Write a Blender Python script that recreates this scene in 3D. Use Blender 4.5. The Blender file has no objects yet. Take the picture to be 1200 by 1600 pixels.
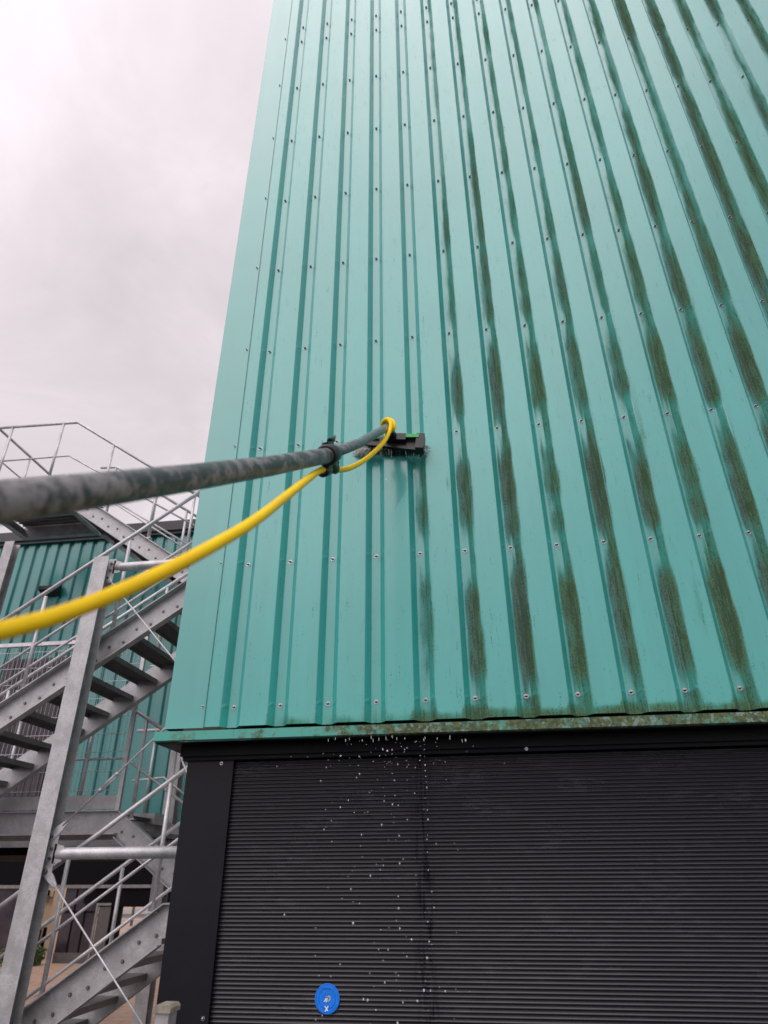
import bpy, bmesh, math, random
from mathutils import Vector, Matrix, noise
random.seed(7)
scene = bpy.context.scene
col = scene.collection

# ---------------------------------------------------------------- camera
R = ((0.99034132, 0.07160206, 0.11873167),
     (0.13853548, -0.47607684, -0.86842315),
     (-0.00565549, 0.87648388, -0.481398))
CAM = Vector((1.04005469, -2.78387178, 1.65))
FPX = 1030.65
cd = bpy.data.cameras.new("camera")
camo = bpy.data.objects.new("camera", cd)
col.objects.link(camo)
m = Matrix(R).to_4x4()
m.translation = CAM
camo.matrix_world = m
cd.sensor_fit = 'VERTICAL'
cd.sensor_height = 36.0
cd.sensor_width = 27.0
cd.lens = 36.0 * FPX / 1600.0
cd.clip_start = 0.05
cd.clip_end = 2000
cd.dof.use_dof = True
cd.dof.focus_distance = 3.7
cd.dof.aperture_fstop = 3.0
scene.camera = camo

# ---------------------------------------------------------------- sun, sky, exposure
SUN_EL, SUN_AZ = math.radians(52), math.radians(200)     # azimuth clockwise from +Y
sun = bpy.data.lights.new("sun", 'SUN')
sun.energy = 0.9
sun.angle = math.radians(60)
sun.color = (1.0, 0.97, 0.94)
suno = bpy.data.objects.new("sun", sun)
col.objects.link(suno)
sd = Vector((math.sin(SUN_AZ) * math.cos(SUN_EL), math.cos(SUN_AZ) * math.cos(SUN_EL), math.sin(SUN_EL)))
suno.rotation_euler = sd.to_track_quat('Z', 'Y').to_euler()
world = bpy.data.worlds.new("World")
scene.world = world
world.use_nodes = True
wn, wl = world.node_tree.nodes, world.node_tree.links
wn.clear()
sky = wn.new('ShaderNodeTexSky')
sky.sky_type = 'NISHITA'
sky.sun_disc = False
sky.sun_elevation = SUN_EL
sky.sun_rotation = SUN_AZ
bg1 = wn.new('ShaderNodeBackground'); bg1.inputs[1].default_value = 0.1
wl.new(sky.outputs[0], bg1.inputs[0])
tc = wn.new('ShaderNodeTexCoord')
def wmath(op, a, b=None, c=None, clamp=False):
    n = wn.new('ShaderNodeMath'); n.operation = op; n.use_clamp = clamp
    for i, s in enumerate((a, b, c)):
        if s is None: continue
        if isinstance(s, (int, float)): n.inputs[i].default_value = s
        else: wl.new(s, n.inputs[i])
    return n.outputs[0]
sep = wn.new('ShaderNodeSeparateXYZ'); wl.new(tc.outputs['Generated'], sep.inputs[0])
zz = wmath('ADD', wmath('MAXIMUM', sep.outputs[2], 0.0), 0.35)
cx_ = wmath('DIVIDE', sep.outputs[0], zz); cy_ = wmath('DIVIDE', sep.outputs[1], zz)
cmb = wn.new('ShaderNodeCombineXYZ'); wl.new(cx_, cmb.inputs[0]); wl.new(cy_, cmb.inputs[1])
nz = wn.new('ShaderNodeTexNoise'); nz.inputs['Scale'].default_value = 2.7
nz.inputs['Detail'].default_value = 6; nz.inputs['Roughness'].default_value = 0.55; nz.inputs['Distortion'].default_value = 0.5
wl.new(cmb.outputs[0], nz.inputs['Vector'])
cr = wn.new('ShaderNodeValToRGB')
cr.color_ramp.elements[0].position = 0.34; cr.color_ramp.elements[0].color = (0.73, 0.66, 0.695, 1)
cr.color_ramp.elements[1].position = 0.66; cr.color_ramp.elements[1].color = (1.0, 0.90, 0.945, 1)
e = cr.color_ramp.elements.new(0.5); e.color = (0.83, 0.75, 0.787, 1)
wl.new(nz.outputs[0], cr.inputs[0])
# the cloud deck is brighter towards the hidden sun, behind the photographer
dp = wn.new('ShaderNodeVectorMath'); dp.operation = 'DOT_PRODUCT'
wl.new(tc.outputs['Generated'], dp.inputs[0]); dp.inputs[1].default_value = sd
glow = wmath('MULTIPLY_ADD', wmath('POWER', wmath('MAXIMUM', dp.outputs['Value'], 0.0), 2.6), 1.15, 0.98)
bg2 = wn.new('ShaderNodeBackground')
wl.new(cr.outputs[0], bg2.inputs[0]); wl.new(glow, bg2.inputs[1])
mx = wn.new('ShaderNodeMixShader'); mx.inputs[0].default_value = 0.94
wl.new(bg1.outputs[0], mx.inputs[1]); wl.new(bg2.outputs[0], mx.inputs[2])
wo = wn.new('ShaderNodeOutputWorld'); wl.new(mx.outputs[0], wo.inputs[0])
vs = scene.view_settings
vs.view_transform = 'Standard'; vs.look = 'None'; vs.gamma = 1.0; vs.exposure = 0.0; vs.use_curve_mapping = False

# ---------------------------------------------------------------- helpers
def ray(x, y):
    d = Vector(((x - 600) / FPX, -(y - 800) / FPX, -1.0))
    return Matrix(R) @ d
def P(x, y, Y):
    """point of the vertical plane y = Y seen at a place of the survey photo"""
    d = ray(x, y)
    return CAM + d * ((Y - CAM.y) / d.y)
def PD(x, y, depth):
    return CAM + ray(x, y) * depth

class NT:
    def __init__(s, name):
        s.m = bpy.data.materials.new(name); s.m.use_nodes = True
        s.n, s.l = s.m.node_tree.nodes, s.m.node_tree.links
        s.b = s.n['Principled BSDF']
        s.tc = s.n.new('ShaderNodeTexCoord')
    def put(s, sock, v):
        if hasattr(v, 'is_output') or isinstance(v, bpy.types.NodeSocket): s.l.new(v, sock)
        elif isinstance(v, tuple) and len(v) == 3 and sock.type == 'RGBA': sock.default_value = (*v, 1)
        else: sock.default_value = v
    def math(s, op, a, b=None, c=None, clamp=False):
        n = s.n.new('ShaderNodeMath'); n.operation = op; n.use_clamp = clamp
        for i, q in enumerate((a, b, c)):
            if q is not None: s.put(n.inputs[i], q)
        return n.outputs[0]
    def noise(s, scale, detail=3, rough=0.5, vec=None, dist=0.0):
        n = s.n.new('ShaderNodeTexNoise'); n.inputs['Scale'].default_value = scale
        n.inputs['Detail'].default_value = detail; n.inputs['Roughness'].default_value = rough
        n.inputs['Distortion'].default_value = dist
        s.l.new(vec if vec is not None else s.tc.outputs['Object'], n.inputs['Vector'])
        return n.outputs[0]
    def vscale(s, v):
        n = s.n.new('ShaderNodeVectorMath'); n.operation = 'MULTIPLY'
        s.l.new(s.tc.outputs['Object'], n.inputs[0]); n.inputs[1].default_value = v
        return n.outputs[0]
    def attr(s, name):
        n = s.n.new('ShaderNodeAttribute'); n.attribute_name = name
        return n.outputs['Fac']
    def step(s, x, lo, hi, a=0.0, b=1.0):
        n = s.n.new('ShaderNodeMapRange'); n.interpolation_type = 'SMOOTHSTEP'
        s.put(n.inputs[0], x); n.inputs[1].default_value = lo; n.inputs[2].default_value = hi
        n.inputs[3].default_value = a; n.inputs[4].default_value = b
        return n.outputs[0]
    def mix(s, f, a, b):
        n = s.n.new('ShaderNodeMix'); n.data_type = 'RGBA'
        s.put(n.inputs[0], f); s.put(n.inputs[6], a); s.put(n.inputs[7], b)
        return n.outputs[2]
    def bump(s, h, strength=0.2, dist=0.01):
        n = s.n.new('ShaderNodeBump'); n.inputs['Strength'].default_value = strength
        n.inputs['Distance'].default_value = dist
        s.l.new(h, n.inputs['Height']); s.l.new(n.outputs[0], s.b.inputs['Normal'])
    def fin(s, color=None, rough=None, metal=None, spec=None, **k):
        if color is not None: s.put(s.b.inputs['Base Color'], color)
        if rough is not None: s.put(s.b.inputs['Roughness'], rough)
        if metal is not None: s.put(s.b.inputs['Metallic'], metal)
        if spec is not None: s.put(s.b.inputs['Specular IOR Level'], spec)
        for q, v in k.items(): s.put(s.b.inputs[q.replace('_', ' ')], v)
        return s.m

def simple(name, c, rough=0.5, metal=0.0, var=0.15, scale=8, bump=0.0, bscale=120, spec=0.5):
    t = NT(name)
    n = t.noise(scale, 4, 0.6)
    c2 = tuple(x * (1 - var) for x in c); c1 = tuple(min(1, x * (1 + var)) for x in c)
    t.fin(t.mix(t.step(n, 0.35, 0.65), c2, c1), t.step(n, 0.3, 0.7, rough * 0.85, min(1, rough * 1.15)), metal, spec)
    if bump: t.bump(t.noise(bscale, 3), bump, 0.002)
    return t.m

class MB:
    """collects boxes, prisms and tubes and links them as ONE mesh object"""
    def __init__(s): s.v, s.f, s.sm = [], [], []
    def add(s, vs, fs, smooth=False):
        o = len(s.v); s.v += [Vector(p) for p in vs]
        for f in fs: s.f.append([i + o for i in f]); s.sm.append(smooth)
    def box(s, a, b):
        x0, x1 = sorted((a[0], b[0])); y0, y1 = sorted((a[1], b[1])); z0, z1 = sorted((a[2], b[2]))
        v = [(x0,y0,z0),(x1,y0,z0),(x1,y1,z0),(x0,y1,z0),(x0,y0,z1),(x1,y0,z1),(x1,y1,z1),(x0,y1,z1)]
        s.add(v, [(0,3,2,1),(4,5,6,7),(0,1,5,4),(1,2,6,5),(2,3,7,6),(3,0,4,7)])
    def obox(s, c, ax, ay, az):
        c, ax, ay, az = map(Vector, (c, ax, ay, az))
        v = [c + ax*i + ay*j + az*k for k in (-1,1) for i, j in ((-1,-1),(1,-1),(1,1),(-1,1))]
        s.add(v, [(0,3,2,1),(4,5,6,7),(0,1,5,4),(1,2,6,5),(2,3,7,6),(3,0,4,7)])
    def prism(s, pts, ext):
        """polygon of 3D points pushed along ext"""
        pts = [Vector(p) for p in pts]; ext = Vector(ext); n = len(pts)
        nm = sum(((pts[i] - pts[0]).cross(pts[(i+1) % n] - pts[0]) for i in range(1, n)), Vector())
        if nm.dot(ext) > 0: pts.reverse()
        v = pts + [p + ext for p in pts]
        s.add(v, [tuple(range(n)), tuple(range(2*n-1, n-1, -1))] + [(i, n+i, n+(i+1) % n, (i+1) % n)[::1] for i in range(n)])
    def tube(s, pts, r, seg=10, caps=True, smooth=True):
        pts = [Vector(p) for p in pts]; n = len(pts)
        rs = r if isinstance(r, (list, tuple)) else [r] * n
        t0 = (pts[1] - pts[0]).normalized()
        up = Vector((0,0,1)) if abs(t0.z) < 0.9 else Vector((0,1,0))
        a = t0.cross(up).normalized(); rings = []
        for i in range(n):
            if i == 0: t = t0
            elif i == n-1: t = (pts[-1] - pts[-2]).normalized()
            else: t = ((pts[i]-pts[i-1]).normalized() + (pts[i+1]-pts[i]).normalized()).normalized()
            a = (a - t * a.dot(t)).normalized(); b = t.cross(a)
            k = 1.0
            if 0 < i < n-1: k = 1 / max(0.5, math.sqrt((1 + (pts[i]-pts[i-1]).normalized().dot((pts[i+1]-pts[i]).normalized())) / 2))
            rings.append([pts[i] + (a*math.cos(2*math.pi*j/seg) + b*math.sin(2*math.pi*j/seg)) * rs[i]*k for j in range(seg)])
        o = len(s.v)
        for q in rings: s.v += q
        for i in range(n-1):
            for j in range(seg):
                s.f.append([o+i*seg+j, o+i*seg+(j+1)%seg, o+(i+1)*seg+(j+1)%seg, o+(i+1)*seg+j]); s.sm.append(smooth)
        if caps:
            s.f.append([o+j for j in range(seg)][::-1]); s.sm.append(False)
            s.f.append([o+(n-1)*seg+j for j in range(seg)]); s.sm.append(False)
    def ball(s, c, r, sx=1, sy=1, sz=1, seg=8, rings=5):
        c = Vector(c); v = [c + Vector((0,0,r*sz))]; f = []
        for i in range(1, rings):
            th = math.pi*i/rings
            for j in range(seg):
                ph = 2*math.pi*j/seg
                v.append(c + Vector((r*sx*math.sin(th)*math.cos(ph), r*sy*math.sin(th)*math.sin(ph), r*sz*math.cos(th))))
        v.append(c - Vector((0,0,r*sz)))
        for j in range(seg):
            f.append((0, 1+j, 1+(j+1)%seg)); L = 1+(rings-2)*seg
            f.append((L+(j+1)%seg, L+j, len(v)-1))
            for i in range(rings-2):
                q = 1+i*seg
                f.append((q+j, q+seg+j, q+seg+(j+1)%seg, q+(j+1)%seg))
        s.add(v, f, True)
    def build(s, name, mat, parent=None, fix=True, attrs=None):
        off = parent_origin(parent)
        me = bpy.data.meshes.new(name)
        me.from_pydata([tuple(p - off) for p in s.v], [], s.f)
        me.polygons.foreach_set('use_smooth', s.sm)
        if fix:
            bm = bmesh.new(); bm.from_mesh(me)
            bmesh.ops.recalc_face_normals(bm, faces=bm.faces); bm.to_mesh(me); bm.free()
        if attrs:
            for k, vals in attrs.items():
                me.attributes.new(k, 'FLOAT', 'POINT').data.foreach_set('value', vals)
        me.materials.append(mat); me.update()
        o = bpy.data.objects.new(name, me); col.objects.link(o)
        if parent: o.parent = parent
        return o
def parent_origin(p):
    v = Vector()
    while p: v += p.location; p = p.parent
    return v
def thing(name, label, cat, loc=(0,0,0), group=None):
    o = bpy.data.objects.new(name, None); col.objects.link(o); o.location = loc; o.empty_display_size = 0.1
    return tag(o, label, cat, group)
def tag(o, label=None, cat=None, group=None, kind=None):
    if label: o['label'] = label
    if cat: o['category'] = cat
    if group: o['group'] = group
    if kind: o['kind'] = kind
    return o

# ---------------------------------------------------------------- materials
def teal_material(name, base, stained):
    t = NT(name)
    big = t.noise(1.3, 3, 0.5)
    streak = t.noise(1.0, 4, 0.6, t.vscale((14, 14, 0.8)))
    c = t.mix(t.step(t.math('ADD', t.math('MULTIPLY', big, 0.5), t.math('MULTIPLY', streak, 0.5)), 0.35, 0.65),
              tuple(x*0.93 for x in base), tuple(x*1.05 for x in base))
    rough = t.step(streak, 0.3, 0.7, 0.36, 0.46)
    if stained:
        st, ms, wt = t.attr('stain'), t.attr('moss'), t.attr('wet')
        n1 = t.noise(1.0, 4, 0.65, t.vscale((120, 120, 9)))
        n2 = t.noise(1.0, 3, 0.7, t.vscale((170, 170, 110)))
        n3 = t.noise(1.0, 3, 0.6, t.vscale((40, 40, 7)))
        pert = t.math('ADD', t.math('MULTIPLY', t.math('SUBTRACT', n1, 0.5), 2.6),
                      t.math('MULTIPLY', t.math('SUBTRACT', n2, 0.5), 2.8))
        soft = t.step(t.math('ADD', st, t.math('MULTIPLY', t.math('SUBTRACT', n3, 0.5), 0.5)), 0.02, 0.85, 0.0, 0.72)
        soft = t.math('MULTIPLY', soft, t.step(st, 0.0, 0.12))
        hard = t.math('MULTIPLY', t.step(t.math('ADD', t.math('ADD', t.math('MULTIPLY', st, 0.72), pert), t.math('MULTIPLY', t.math('SUBTRACT', n3, 0.5), 0.9)), 0.50, 0.74))
        dirt = t.mix(t.step(t.math('ADD', ms, t.math('MULTIPLY', t.math('SUBTRACT', n1, 0.5), 0.7)), 0.3, 0.7), (0.024, 0.016, 0.010), (0.040, 0.032, 0.009))
        film = t.mix(t.step(ms, 0.2, 0.8), (0.120, 0.108, 0.070), (0.112, 0.118, 0.026))
        c = t.mix(soft, c, film)
        dirt = t.mix(t.step(t.noise(1.0, 3, 0.6, t.vscale((60, 60, 5))), 0.42, 0.58), dirt, (0.022, 0.017, 0.012))
        c = t.mix(hard, c, dirt)
        # fine scattered specks of dirt away from the grooves
        sp = t.noise(1.0, 2, 0.5, t.vscale((300, 300, 190)))
        pm = t.noise(1.0, 3, 0.5, t.vscale((3.2, 3.2, 1.1)))
        specks = t.math('MULTIPLY', t.math('MULTIPLY', t.step(sp, 0.69, 0.75), t.step(pm, 0.56, 0.70)), t.attr('dirt'))
        c = t.mix(specks, c, (0.10, 0.13, 0.06))
        rough = t.math('ADD', rough, t.math('MULTIPLY', t.math('MAXIMUM', hard, soft), 0.4), clamp=True)
        wn1 = t.noise(1.0, 4, 0.6, t.vscale((26, 26, 7)))
        wm = t.step(t.math('ADD', wt, t.math('MULTIPLY', t.math('SUBTRACT', wn1, 0.5), 1.4)), 0.42, 0.55)
        wm = t.math('MULTIPLY', wm, t.step(wt, 0.02, 0.1))
        c = t.mix(t.math('MULTIPLY', wm, 0.55), c, tuple(x*0.70 for x in base))
        rough = t.math('MULTIPLY', rough, t.math('SUBTRACT', 1.0, t.math('MULTIPLY', wm, 0.7)))
        hb = t.math('ADD', t.math('MULTIPLY', t.noise(2.2, 2, 0.4), 1.0), t.math('MULTIPLY', hard, 0.05))
        t.bump(hb, 0.25, 0.02)
    else:
        t.bump(t.noise(2.5, 2, 0.4), 0.25, 0.02)
    if stained:
        t.put(t.b.inputs['Coat Weight'], t.math('SUBTRACT', 1.0, t.math('MAXIMUM', hard, t.step(soft, 0.0, 0.5)), clamp=True))
    else: t.b.inputs['Coat Weight'].default_value = 1.0
    t.b.inputs['Coat IOR'].default_value = 1.62; t.b.inputs['Coat Roughness'].default_value = 0.24
    if stained: return t.fin(c, rough, 0.0, t.math('SUBTRACT', 0.4, t.math('MULTIPLY', t.math('MAXIMUM', hard, t.step(soft, 0.0, 0.5)), 0.34)))
    return t.fin(c, rough, 0.0, 0.4)
TEAL = (0.030, 0.360, 0.325)
M = {}
M['teal'] = teal_material('teal_coated_steel', TEAL, True)
M['teal_plain'] = teal_material('teal_flashing_steel', (0.045, 0.345, 0.312), False)
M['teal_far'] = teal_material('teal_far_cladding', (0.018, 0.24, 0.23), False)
t = NT('lichen_flashing')
a1 = t.noise(22, 5, 0.7); a2 = t.noise(1.0, 3, 0.6, t.vscale((5, 5, 5)))
a3 = t.noise(70, 4, 0.7)
sx_ = t.n.new('ShaderNodeSeparateXYZ'); t.l.new(t.tc.outputs['Object'], sx_.inputs[0])
amt = t.step(sx_.outputs[0], -2.0, -1.0, -0.07, 0.08)
mk = t.step(t.math('ADD', t.math('ADD', t.math('MULTIPLY', a1, 0.5), t.math('MULTIPLY', a2, 0.5)), amt), 0.47, 0.62)
lc = t.mix(t.step(a3, 0.4, 0.62), (0.045, 0.055, 0.028), (0.135, 0.135, 0.03))
lc = t.mix(t.step(t.noise(48, 3, 0.6), 0.55, 0.62), lc, (0.20, 0.27, 0.24))
t.bump(t.math('MULTIPLY', mk, a3), 0.5, 0.003)
M['lip'] = t.fin(t.mix(t.math('MULTIPLY', mk, 0.92), (0.075, 0.37, 0.30), lc), t.step(mk, 0, 1, 0.35, 0.85), 0, 0.4)
M['dark_soffit'] = simple('dark_soffit_steel', (0.004, 0.004, 0.005), 0.5, 0, 0.3, 5, 0.1, 120, 0.12)
M['black_flat'] = simple('anthracite_flat_panel', (0.008, 0.0082, 0.012), 0.45, 0, 0.12, 3, 0.12, 90, 0.2)
t = NT('anthracite_corrugated')
p1 = t.noise(1.0, 4, 0.6, t.vscale((3, 3, 9)))
p2 = t.noise(1.0, 2, 0.5, t.vscale((16, 16, 75)))
sx_ = t.n.new('ShaderNodeSeparateXYZ'); t.l.new(t.tc.outputs['Object'], sx_.inputs[0])
wv = t.math('ADD', sx_.outputs[0], t.math('MULTIPLY', t.math('SUBTRACT', t.noise(1.0, 3, 0.6, t.vscale((0, 0, 6))), 0.5), 0.10))
d_ = t.math('ABSOLUTE', t.math('SUBTRACT', wv, -1.00))
strk = t.math('MULTIPLY', t.step(d_, 0.0, 0.055, 1.0, 0.0), t.step(t.noise(1.0, 3, 0.6, t.vscale((120, 120, 12))), 0.45, 0.6))
wet_glint = t.math('MULTIPLY', t.step(p1, 0.46, 0.66), t.step(p2, 0.50, 0.60))  # lighter dashes: highlights on the wet ridges painted into the base colour
cc = t.mix(t.math('MULTIPLY', wet_glint, 0.6), (0.0085, 0.0087, 0.013), (0.032, 0.032, 0.038))
cc = t.mix(t.math('MULTIPLY', strk, 0.75), cc, (0.006, 0.006, 0.009))
M['black_corr'] = t.fin(cc, t.step(p1, 0.3, 0.7, 0.34, 0.26), 0, t.math('SUBTRACT', 0.56, t.math('MULTIPLY', strk, 0.5)))
def galv(name, base, rough=0.42, metal=0.55):
    t = NT(name)
    v = t.n.new('ShaderNodeTexVoronoi'); v.inputs['Scale'].default_value = 90
    t.l.new(t.tc.outputs['Object'], v.inputs['Vector'])
    n = t.noise(6, 5, 0.65); n2 = t.noise(60, 3, 0.6)
    cc = t.mix(t.step(n, 0.35, 0.65), tuple(x*0.78 for x in base), tuple(x*1.12 for x in base))
    sv = t.n.new('ShaderNodeSeparateColor'); t.l.new(v.outputs['Color'], sv.inputs[0])
    f = t.math('ADD', t.math('MULTIPLY', sv.outputs[0], 0.5), t.math('MULTIPLY', n2, 0.5))
    cc = t.mix(t.math('MULTIPLY', t.step(f, 0.3, 0.75), 0.35), cc, tuple(x*0.6 for x in base))
    t.bump(n2, 0.1, 0.002)
    return t.fin(cc, t.step(n, 0.3, 0.7, rough*0.85, rough*1.25), metal, 0.5)
M['galv'] = galv('galvanised_steel', (0.50, 0.49, 0.495), 0.45, 0.30)
M['galv_tube'] = galv('galvanised_tube', (0.62, 0.605, 0.62), 0.38, 0.40)
M['galv_dark'] = galv('galvanised_shade_dark', (0.22, 0.215, 0.22), 0.55, 0.2)  # steel copy darkened: shade under treads and decks put into the colour
M['bolt'] = simple('zinc_bolt', (0.16, 0.155, 0.15), 0.4, 0.7, 0.2, 40)
M['screw'] = simple('steel_screw_head', (0.42, 0.40, 0.41), 0.22, 0.95, 0.1, 200)
M['washer'] = simple('rubber_washer', (0.05, 0.06, 0.06), 0.6)
M['black_plastic'] = simple('black_plastic', (0.012, 0.012, 0.013), 0.35, 0, 0.2, 30, 0.2)
M['green_plastic'] = simple('green_plastic', (0.02, 0.42, 0.08), 0.35, 0, 0.1, 30)
M['green_tie'] = simple('dark_green_tie', (0.01, 0.10, 0.06), 0.4, 0, 0.1, 30)
M['bristle'] = simple('grey_bristles', (0.80, 0.75, 0.70), 0.7, 0, 0.3, 60)
M['bristle_dark'] = simple('wet_dark_bristles', (0.03, 0.027, 0.026), 0.4, 0, 0.3, 60)
M['parapet'] = simple('dark_parapet', (0.045, 0.043, 0.048), 0.5, 0, 0.1, 3)
M['yellow'] = simple('yellow_hose_rubber', (1.0, 0.66, 0.004), 0.5, 0, 0.06, 14, 0.05, 120, 0.25)
t = NT('worn_grey_pole')
n1 = t.noise(26, 5, 0.6, None, 0.2); n2 = t.noise(80, 4, 0.65)
f = t.step(t.math('ADD', t.math('MULTIPLY', n1, 0.75), t.math('MULTIPLY', n2, 0.25)), 0.45, 0.58)
t.bump(n1, 0.25, 0.003)
M['pole'] = t.fin(t.mix(f, (0.042, 0.048, 0.051), (0.22, 0.215, 0.22)), t.step(f, 0, 1, 0.42, 0.6), 0, 0.5)
t = NT('smooth_grey_pole')
n1 = t.noise(40, 4, 0.6)
M['pole2'] = t.fin(t.mix(t.step(n1, 0.5, 0.66), (0.10, 0.145, 0.155), (0.24, 0.26, 0.26)), 0.42, 0, 0.5)
t = NT('water')
M['water'] = t.fin((0.95, 0.97, 1.0), 0.04, 0.0, 0.6, IOR=1.33, Transmission_Weight=0.6)
M['blue'] = simple('blue_sticker_vinyl', (0.0, 0.20, 0.85), 0.35, 0, 0.12, 60)
M['blue_dark'] = simple('darker_blue_print', (0.0, 0.12, 0.55), 0.35, 0, 0.05, 60)
M['white_ink'] = simple('white_marker_ink', (0.85, 0.88, 0.9), 0.5)
t = NT('brick_paving')
br = t.n.new('ShaderNodeTexBrick'); br.inputs['Scale'].default_value = 1.0
br.inputs['Brick Width'].default_value = 0.8; br.inputs['Row Height'].default_value = 0.4
br.inputs['Mortar Size'].default_value = 0.02; br.inputs['Color1'].default_value = (0.42, 0.27, 0.19, 1)
br.inputs['Color2'].default_value = (0.36, 0.24, 0.17, 1); br.inputs['Mortar'].default_value = (0.22, 0.15, 0.11, 1)
t.l.new(t.tc.outputs['Object'], br.inputs['Vector'])
M['ground'] = t.fin(t.mix(t.math('MULTIPLY', t.step(t.noise(0.5, 5, 0.6), 0.4, 0.7), 0.4), br.outputs[0], (0.24, 0.18, 0.14)), 0.7)
M['low_bounce_ground'] = simple('low_bounce_ground', (0.06, 0.06, 0.062), 0.8, 0, 0.2, 2)  # unseen near ground, dark tone chosen to cut light bounced onto the tower
M['void'] = simple('shade_black', (0.004, 0.004, 0.005), 0.7, spec=0.08)  # near-black: shade of undercroft and interiors put into the colour
M['glass'] = simple('dark_purple_glass', (0.035, 0.028, 0.036), 0.12, 0, 0.3, 1.2)
M['louvre'] = simple('dark_brown_shutter', (0.055, 0.042, 0.052), 0.45)
M['frame_grey'] = simple('grey_frame', (0.18, 0.17, 0.165), 0.5)
M['door'] = simple('grey_brown_door', (0.075, 0.07, 0.068), 0.5)
M['cream'] = simple('cream_render', (0.78, 0.62, 0.44), 0.9, 0, 0.06, 1.5)
M['white_wall'] = simple('white_render', (0.78, 0.72, 0.74), 0.9, 0, 0.05, 1.5)
M['hedge'] = simple('hedge_leaf', (0.055, 0.09, 0.02), 0.7, 0, 0.4, 5)
M['stone'] = simple('mossy_post_cap', (0.25, 0.23, 0.18), 0.8, 0, 0.25, 30, 0.5, 60)
M['cable'] = simple('white_cable', (0.7, 0.62, 0.6), 0.5)

# ---------------------------------------------------------------- ground
GZ = -0.9
g = MB(); g.add([(-400,-300,GZ),(400,-300,GZ),(400,500,GZ),(-400,500,GZ)], [(0,1,2,3)])
tag(g.build('ground', M['low_bounce_ground']), kind='structure')
g = MB(); g.add([(-60,4.5,GZ+.004),(40,4.5,GZ+.004),(40,70,GZ+.004),(-60,70,GZ+.004)], [(0,1,2,3)])
tag(g.build('brick_paving', M['ground']), kind='structure')

# ---------------------------------------------------------------- the tower
PITCH, H0, HR, DEP = 0.207, 2.285, 0.6725, 0.035
TX0, TX1, TTOP, TBOT = -0.283, 4.6, 10.2, 2.200
BRX0, BRX1, BRZ = 0.575, 0.865, 3.47
tw = thing('clad_tower', 'teal ribbed metal tower with moss streaks above a black corrugated base', 'building', (1.8, 0.0, GZ))
offs = [(-.046,-DEP),(-.0435,-DEP+.0012),(-.0325,-.0175),(-.0215,-.0012),(-.019,0),(-.010,0),(0,0),(.010,0),(.019,0),(.0215,-.0012),(.0325,-.0175),
        (.0435,-DEP+.0012),(.046,-DEP),(.052,-DEP),(.060,-DEP),(.075,-DEP),(.095,-DEP),(.125,-DEP),(.147,-DEP)]
N_RIB = 22
cols_ = [(-0.125, -DEP, -1, -0.125)]
for i in range(N_RIB):
    for u, y in offs: cols_.append((i*PITCH+u, y, i, u))
zs = []; z = TBOT
while z < 9.0: zs.append(z); z += 0.0125
while z < TTOP: zs.append(z); z += 0.1
zs.append(TTOP)
rr = random.Random(3)
lev = [0,0,0,0,0.62,0.80,1.0,0.92,0.95,1.0,0.88,1.0,0.95,1.0,0.8,1.0,0.9,0.9,1,1,.8,1]
greenness = [rr.uniform(0.0, 0.35) for _ in range(N_RIB)]
for k in (7, 10, 14): greenness[k] = 0.5
def sst(a, b, x):
    q = max(0.0, min(1.0, (x-a)/(b-a))); return q*q*(3-2*q)
V, S_, MO, W_, DI = [], [], [], [], []
nc = len(cols_)
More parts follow.
